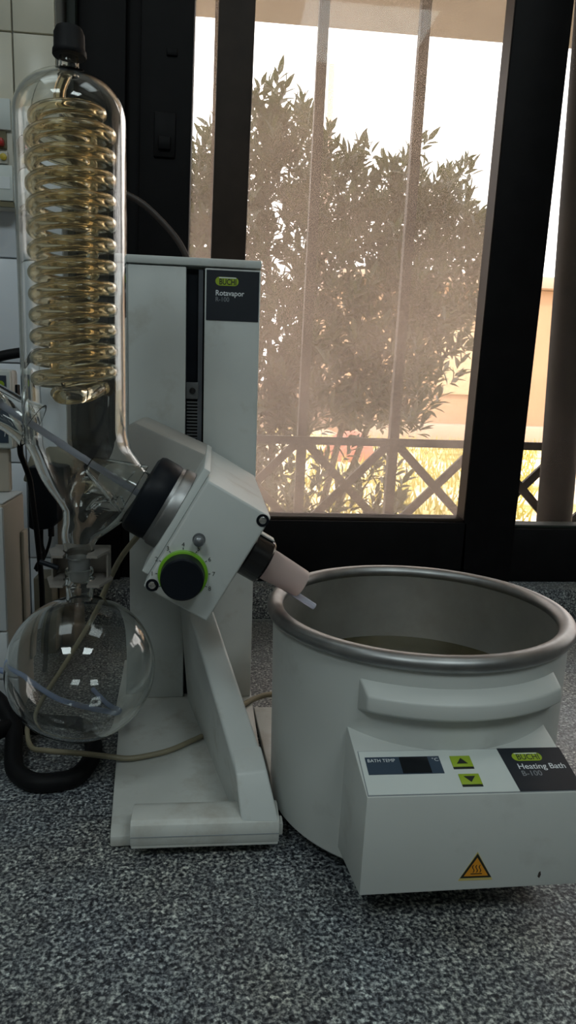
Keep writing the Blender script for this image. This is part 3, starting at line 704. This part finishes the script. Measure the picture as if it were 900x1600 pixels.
ad = thing('power_adapter', 'black power adapter block hanging behind the condenser with two leads', 'adapter', (-0.232, 1.0, 0.17))
finish('block', B().prism([(-0.2530, 0.2745), (-0.2140, 0.2745), (-0.2150, 0.2020), (-0.2220, 0.1900), (-0.2450, 0.1860), (-0.2540, 0.1900)], lambda a, b, d: (a, d, b), 0.985, 1.04), BLACK, ad, bevel=0.003)
finish('lead', B().tube([(-0.2400, 1.0, 0.190), (-0.2405, 1.0, 0.165), (-0.2380, 1.0, 0.150), (-0.2470, 1.0, 0.135), (-0.2500, 1.0, 0.128)], 0.0026, 10), RUBBER, ad)
finish('lead', B().tube([(-0.2270, 1.0, 0.192), (-0.2290, 1.0, 0.170), (-0.2370, 1.005, 0.148), (-0.2450, 1.0, 0.130), (-0.249, 1.0, 0.126)], 0.0022, 10), RUBBER, ad)
finish('plug', B().lathe([(0.0042, 0), (0.0042, 0.016)], (-0.2270, 1.0, 0.176), (0,0,1), 16), RUBBER, ad)
cbl = finish('controller_cable', B().tube([(-0.2300, 0.868, 0.324), (-0.2300, 0.869, 0.305), (-0.2290, 0.882, 0.290), (-0.2280, 0.90, 0.268), (-0.2262, 0.905, 0.235), (-0.2262, 0.92, 0.19), (-0.2250, 0.93, 0.12), (-0.2270, 0.93, 0.03), (-0.229, 0.93, 0.0045)], 0.0035, 10), RUBBER, loc=(-0.229, 0.93, 0))
tag(cbl, 'thin black cable dropping from the navy faced controller beside the beige box', 'cable')
vh = finish('vacuum_hose', B().tube([(-0.40, 1.05, 0.407), (-0.335, 1.05, 0.412), (-0.290, 1.05, 0.424), (-0.262, 1.06, 0.428), (-0.235, 1.07, 0.420), (-0.222, 1.075, 0.400), (-0.219, 1.08, 0.37)], 0.0072, 12), RUBBER, loc=(-0.29, 1.05, 0.42))
tag(vh, 'black hose arching across the tiled wall above the controller', 'hose')
# thin brown hose against the black window stile
bh = finish('brown_hose', B().tube([(-0.205, 0.99, 0.640), (-0.160, 0.99, 0.644), (-0.117, 0.99, 0.629), (-0.0967, 0.99, 0.6185), (-0.0763, 0.99, 0.6016), (-0.0581, 0.99, 0.5828), (-0.0455, 0.99, 0.5643), (-0.0385, 0.99, 0.545), (-0.0340, 0.985, 0.51), (-0.033, 0.978, 0.30)], 0.0042, 12), HOSE_BR, loc=(-0.08, 0.99, 0.57))
tag(bh, 'thin brown hose curving down behind the lift tower against the black window stile', 'hose')
# thick black hose coiled on the worktop
hp = [(-0.330, 0.775, 0.060), (-0.262, 0.768, 0.055), (-0.232, 0.760, 0.040), (-0.2120, 0.735, 0.022), (-0.2030, 0.70, 0.0135), (-0.1930, 0.6720, 0.0095), (-0.1730, 0.6520, 0.0095),
      (-0.1520, 0.6500, 0.0095), (-0.1320, 0.6600, 0.0095), (-0.1235, 0.6900, 0.0095), (-0.1275, 0.7280, 0.0095), (-0.1480, 0.7560, 0.0095),
      (-0.1780, 0.7600, 0.0105), (-0.2060, 0.7480, 0.0180), (-0.225, 0.722, 0.0265), (-0.232, 0.69, 0.020), (-0.245, 0.655, 0.0095), (-0.30, 0.62, 0.0095)]
bhs = finish('black_hose', B().tube(hp, 0.0092, 16), RUBBER, loc=(-0.16, 0.70, 0))
tag(bhs, 'thick black rubber hose looped on the granite under the round flask', 'hose')
bt_ = finish('blue_tube', B().tube([(-0.34, 0.757, 0.105), (-0.285, 0.752, 0.098), (-0.2150, 0.740, 0.084), (-0.1950, 0.733, 0.076), (-0.1640, 0.728, 0.058), (-0.1300, 0.727, 0.047), (-0.1120, 0.731, 0.040), (-0.1000, 0.742, 0.030), (-0.1000, 0.77, 0.0195), (-0.122, 0.82, 0.0045), (-0.150, 0.87, 0.0035)], 0.0031, 12), BLUE_T, loc=(-0.16, 0.73, 0.05))
tag(bt_, 'pale blue translucent tube sagging behind the round flask', 'tube')
cd = [(-0.058, 0.690, 0.268), (-0.075, 0.698, 0.245), (-0.0965, 0.709, 0.214), (-0.1260, 0.730, 0.150), (-0.1600, 0.745, 0.090), (-0.1880, 0.752, 0.045), (-0.1990, 0.742, 0.0210), (-0.1890, 0.7160, 0.0110), (-0.1640, 0.6840, 0.0240), (-0.1290, 0.6720, 0.0270), (-0.1010, 0.6770, 0.0200),
      (-0.0800, 0.6800, 0.0162), (-0.0460, 0.6930, 0.0160), (-0.0210, 0.714, 0.0160), (-0.0100, 0.7240, 0.0160)]
finish('cord', B().tube(cd, 0.0028, 10), CORD, ev)
finish('cord', B().tube([(0.0260, 0.785, 0.0155), (0.0395, 0.802, 0.0155), (0.0545, 0.8180, 0.0155), (0.0740, 0.8300, 0.0145), (0.11, 0.845, 0.006), (0.15, 0.86, 0.0045), (0.24, 0.87, 0.0045)], 0.0034, 10), CORD, ev)

# ------------------------------------------------------------------ outside
GZ = -0.5
GY = 1.42
gr = thing('security_grille', 'grey metal grille of upright bars with a row of crosses outside the dusty window', 'grille', (0.36, GY, 0))
gx = [-0.388, -0.201, -0.0145, 0.172, 0.3595, 0.547, 0.734, 0.921, 1.108, 1.295]
def gl(x, z): return x + 0.0155*(z-0.29)
for x in gx:
    finish('bar', B().bar((gl(x, 0.06), GY, 0.06), (gl(x, 1.75), GY, 1.75), 0.0185, 0.0185), GRILLE, gr)
finish('cross_rail', B().box(-0.45, 1.35, GY-0.018, GY-0.0095, 0.278, 0.294), GRILLE, gr)
finish('cross_rail', B().box(-0.45, 1.35, GY-0.018, GY-0.0095, 0.095, 0.111), GRILLE, gr)
for i in range(len(gx)-1):
    a, b_ = gx[i], gx[i+1]
    finish('diagonal', B().bar((a+0.006, GY-0.004, 0.283), (b_-0.006, GY-0.004, 0.105), 0.0165, 0.008), GRILLE, gr)
    finish('diagonal', B().bar((a+0.006, GY+0.005, 0.105), (b_-0.006, GY+0.005, 0.283), 0.0165, 0.008), GRILLE, gr)
pst = finish('outside_post', B().tube([(0.704, 1.371, GZ), (0.694, 1.371, 0.13), (0.684, 1.371, 0.55), (0.674, 1.371, 0.95), (0.659, 1.371, 1.7)], 0.0345, 20), BARK, loc=(0.71, 1.371, GZ))
tag(pst, 'dark weathered round post outside the right hand window pane', 'post')
struct(finish('trim_2', B().hexa([(-2.2, 2.2, 1.385), (3.2, 2.2, 1.385), (3.2, 1.331, 1.80), (-2.2, 1.331, 1.80),
                                 (-2.2, 2.2, 1.435), (3.2, 2.2, 1.435), (3.2, 1.331, 1.85), (-2.2, 1.331, 1.85)]), EAVE))
gd = finish('ground', B().box(-30, 40, 1.331, 60, GZ-0.05, GZ), GROUND); struct(gd)
# house
hs_ = thing('house', 'sunlit ochre single storey house beyond the shrub on the right', 'house', (6, 12.5, GZ))
finish('house_wall', B().box(2.2, 14, 12.0, 18, GZ, 2.05), HOUSE, hs_)
finish('plinth_ledge', B().box(2.1, 14.1, 11.6, 12.0, GZ, GZ+0.28), HOUSE_S, hs_, bevel=0.02)
finish('roof_edge', B().box(2.0, 14.2, 11.8, 18.2, 2.06, 2.25), HOUSE_S, hs_, bevel=0.02)
finish('shutter', B().box(3.72, 5.2, 11.94, 11.999, 0.28, 1.35), HOUSE_L, hs_, bevel=0.01)
finish('shutter', B().box(6.6, 8.0, 11.94, 11.999, 0.28, 1.35), HOUSE_L, hs_, bevel=0.01)
finish('side_wall', B().box(-14, 2.15, 14.0, 14.3, GZ, 0.35), HOUSE_S, hs_)
pl_ = finish('tall_pole', B().lathe([(0.10, 0), (0.075, 9.0)], (2.85, 20.0, GZ), (0,0,1), 14), POLEM, loc=(2.85, 20.0, GZ))
tag(pl_, 'thin faded upright pole far off against the white sky', 'pole')
md = B()
for i in range(9):
    ph = PI/2*i/9
    md.v += [Vector((1.60 + 0.30*math.cos(ph)*math.cos(2*PI*k/20)*(1+0.08*math.sin(3*k)), 8.4+0.30*math.cos(ph)*math.sin(2*PI*k/20), GZ + 0.36*math.sin(ph))) for k in range(20)]
for i in range(8):
    for k in range(20):
        l = (k+1) % 20; md.f.append((i*20+k, i*20+l, (i+1)*20+l, (i+1)*20+k))
md.f.append(tuple(8*20+k for k in range(20)))
tag(finish('clay_mound', md, PINK, loc=(1.6, 8.4, GZ)), 'blurred pinkish rounded mound on the ground behind the crossed bars', 'mound')
# grass tufts
gb = B()
for _ in range(2600):
    y = random.uniform(4.2, 11.4); x = random.uniform(0.10*y, 0.47*y)
    h = random.uniform(0.05, 0.16); a = random.uniform(0, 2*PI); w = 0.012; ln = random.uniform(-0.06, 0.06)
    dx, dy = math.cos(a)*w, math.sin(a)*w
    gb.add([(x-dx, y-dy, GZ), (x+dx, y+dy, GZ), (x+ln, y+random.uniform(-0.05, 0.05), GZ+h)], [(0, 1, 2)])
go = finish('grass', gb, GRASS, recalc=False); go['kind'] = 'stuff'
tag(go, 'sunlit yellow green grass on the ground outside', 'grass')

# shrubs: leaves in sprigs
LV = [Vector(p) for p in ((0,0,0), (-0.15,0.28,0.05), (0.15,0.28,0.05), (0,0.33,-0.01), (-0.13,0.62,0.04), (0.13,0.62,0.04), (0,0.66,-0.02), (0,1.0,-0.06))]
LF = [(0,3,1), (0,2,3), (1,3,6,4), (3,2,5,6), (4,6,7), (6,5,7)]
def leaf_me(mat):
    me = bpy.data.meshes.new('leaf'); me.from_pydata([tuple(v) for v in LV], [], LF); me.materials.append(mat)
    for p in me.polygons: p.use_smooth = True
    return me
leafG, leafY = leaf_me(LEAF), leaf_me(LEAF_Y)
def in_poly(x, z, poly):
    c = False; j = len(poly)-1
    for i in range(len(poly)):
        if (poly[i][1] > z) != (poly[j][1] > z) and x < (poly[j][0]-poly[i][0])*(z-poly[i][1])/(poly[j][1]-poly[i][1]) + poly[i][0]: c = not c
        j = i
    return c
def sprig(pos, up, nl, size, out):
    up = up.normalized(); e = up.orthogonal().normalized()
    for k in range(nl):
        a = k*2.4 + random.uniform(-0.4, 0.4); h = size*1.1*k/nl
        el = 0.35 + 0.9*(k/nl)                         # lower leaves spread, top ones stand up
        d = (Matrix.Rotation(a, 3, up) @ e)*math.cos(el) + up*math.sin(el)
        nrm = up - d*up.dot(d)
        if nrm.length < 1e-3: nrm = e.copy()
        nrm.normalize(); sd2 = d.cross(nrm)
        s = size*random.uniform(0.75, 1.15)
        m = Matrix((sd2*s, d*s, nrm*s)).transposed().to_4x4(); m.translation = pos + up*h
        out.append(m)
def shrub(name, label, poly, y0, yd, count, size, base, n_single, yellow=None):
    t = thing(name, label, 'shrub', base)
    xs = [p[0] for p in poly]; zs = [p[1] for p in poly]; ms = []
    tries = 0
    cxm = sum(xs)/len(xs)
    while count and tries < 60000:
        tries += 1
        x = random.uniform(min(xs), max(xs)); z = random.uniform(min(zs), max(zs))
        if not in_poly(x, z, poly): continue
        u = (z-min(zs))/(max(zs)-min(zs))
        if random.random() < 0.45*max(0, u-0.55): continue
        y = y0 + random.uniform(-yd, yd)*(1-0.6*u)
        up = Vector((0.5*(x-cxm) + random.uniform(-0.6, 0.6), random.uniform(-0.7, 0.5), 0.75 + random.uniform(-0.3, 0.5)))
        sprig(Vector((x, y, z)), up, random.randint(6, 10), size, ms); count -= 1
    # spires round the crown's outline
    ms.sort(key=lambda m: (m.translation.y, m.translation.x))
    b = B()
    for i, m in enumerate(ms):
        if i < n_single:
            yl = yellow and yellow(m.translation)
            o = bpy.data.objects.new('leaf', leafY if yl else leafG); COL.objects.link(o); o.parent = t
            mm = m.copy(); mm.translation = m.translation - Vector(base); o.matrix_local = mm
            if yl: o['label'] = 'yellow leaf'
        else:
            b.add([m @ v for v in LV], LF)
    fo = finish('foliage', b, LEAF, t, recalc=False, ang=180); fo['kind'] = 'stuff'
    return t
crown = [(-0.9, -0.4), (-0.75, 0.9), (-0.35, 1.35), (-0.10, 1.53), (0.10, 1.62), (0.17, 1.80), (0.23, 1.98), (0.30, 1.84), (0.36, 1.72), (0.42, 1.77), (0.49, 1.72), (0.54, 1.56), (0.60, 1.48),
         (0.66, 1.55), (0.75, 1.57), (0.82, 1.44), (0.90, 1.47), (0.98, 1.62), (1.06, 1.47), (1.14, 1.46), (1.24, 1.50), (1.30, 1.38), (1.36, 1.24), (1.44, 1.24), (1.50, 1.05), (1.46, 0.80), (1.38, 0.62), (1.28, 0.45), (1.18, 0.30), (1.08, 0.14), (0.8, 0.10), (0.5, 0.08), (0.36, 0.02), (0.30, -0.4)]
sh = shrub('leafy_shrub', 'tall grey green leafy shrub filling the view beyond the grille', crown, 4.0, 0.45, 3200, 0.086, (0.4, 4.0, GZ), 300,
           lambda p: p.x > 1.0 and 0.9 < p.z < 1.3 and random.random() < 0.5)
for (x, z1) in ((0.25, 1.5), (0.55, 1.2), (0.9, 1.1), (1.1, 0.9), (-0.2, 1.1)):
    finish('stem', B().tube([(0.4+(x-0.4)*0.35, 4.0, GZ), (0.4+(x-0.4)*0.8, 4.03, z1*0.5), (x, 4.0, z1)], lambda u: 0.022-0.014*u, 8), TRUNKM, sh)
low = [(0.28, -0.42), (0.30, -0.02), (0.42, 0.06), (0.55, 0.10), (0.66, -0.02), (0.80, 0.04), (0.86, -0.12), (0.84, -0.42)]
sh2 = shrub('low_shrub', 'low leafy shrub seen between the crosses of the grille', low, 3.2, 0.2, 90, 0.075, (0.55, 3.2, GZ), 150)
finish('stem', B().tube([(0.56, 3.2, GZ), (0.57, 3.2, -0.2), (0.55, 3.2, 0.0)], 0.009, 8), TRUNKM, sh2)
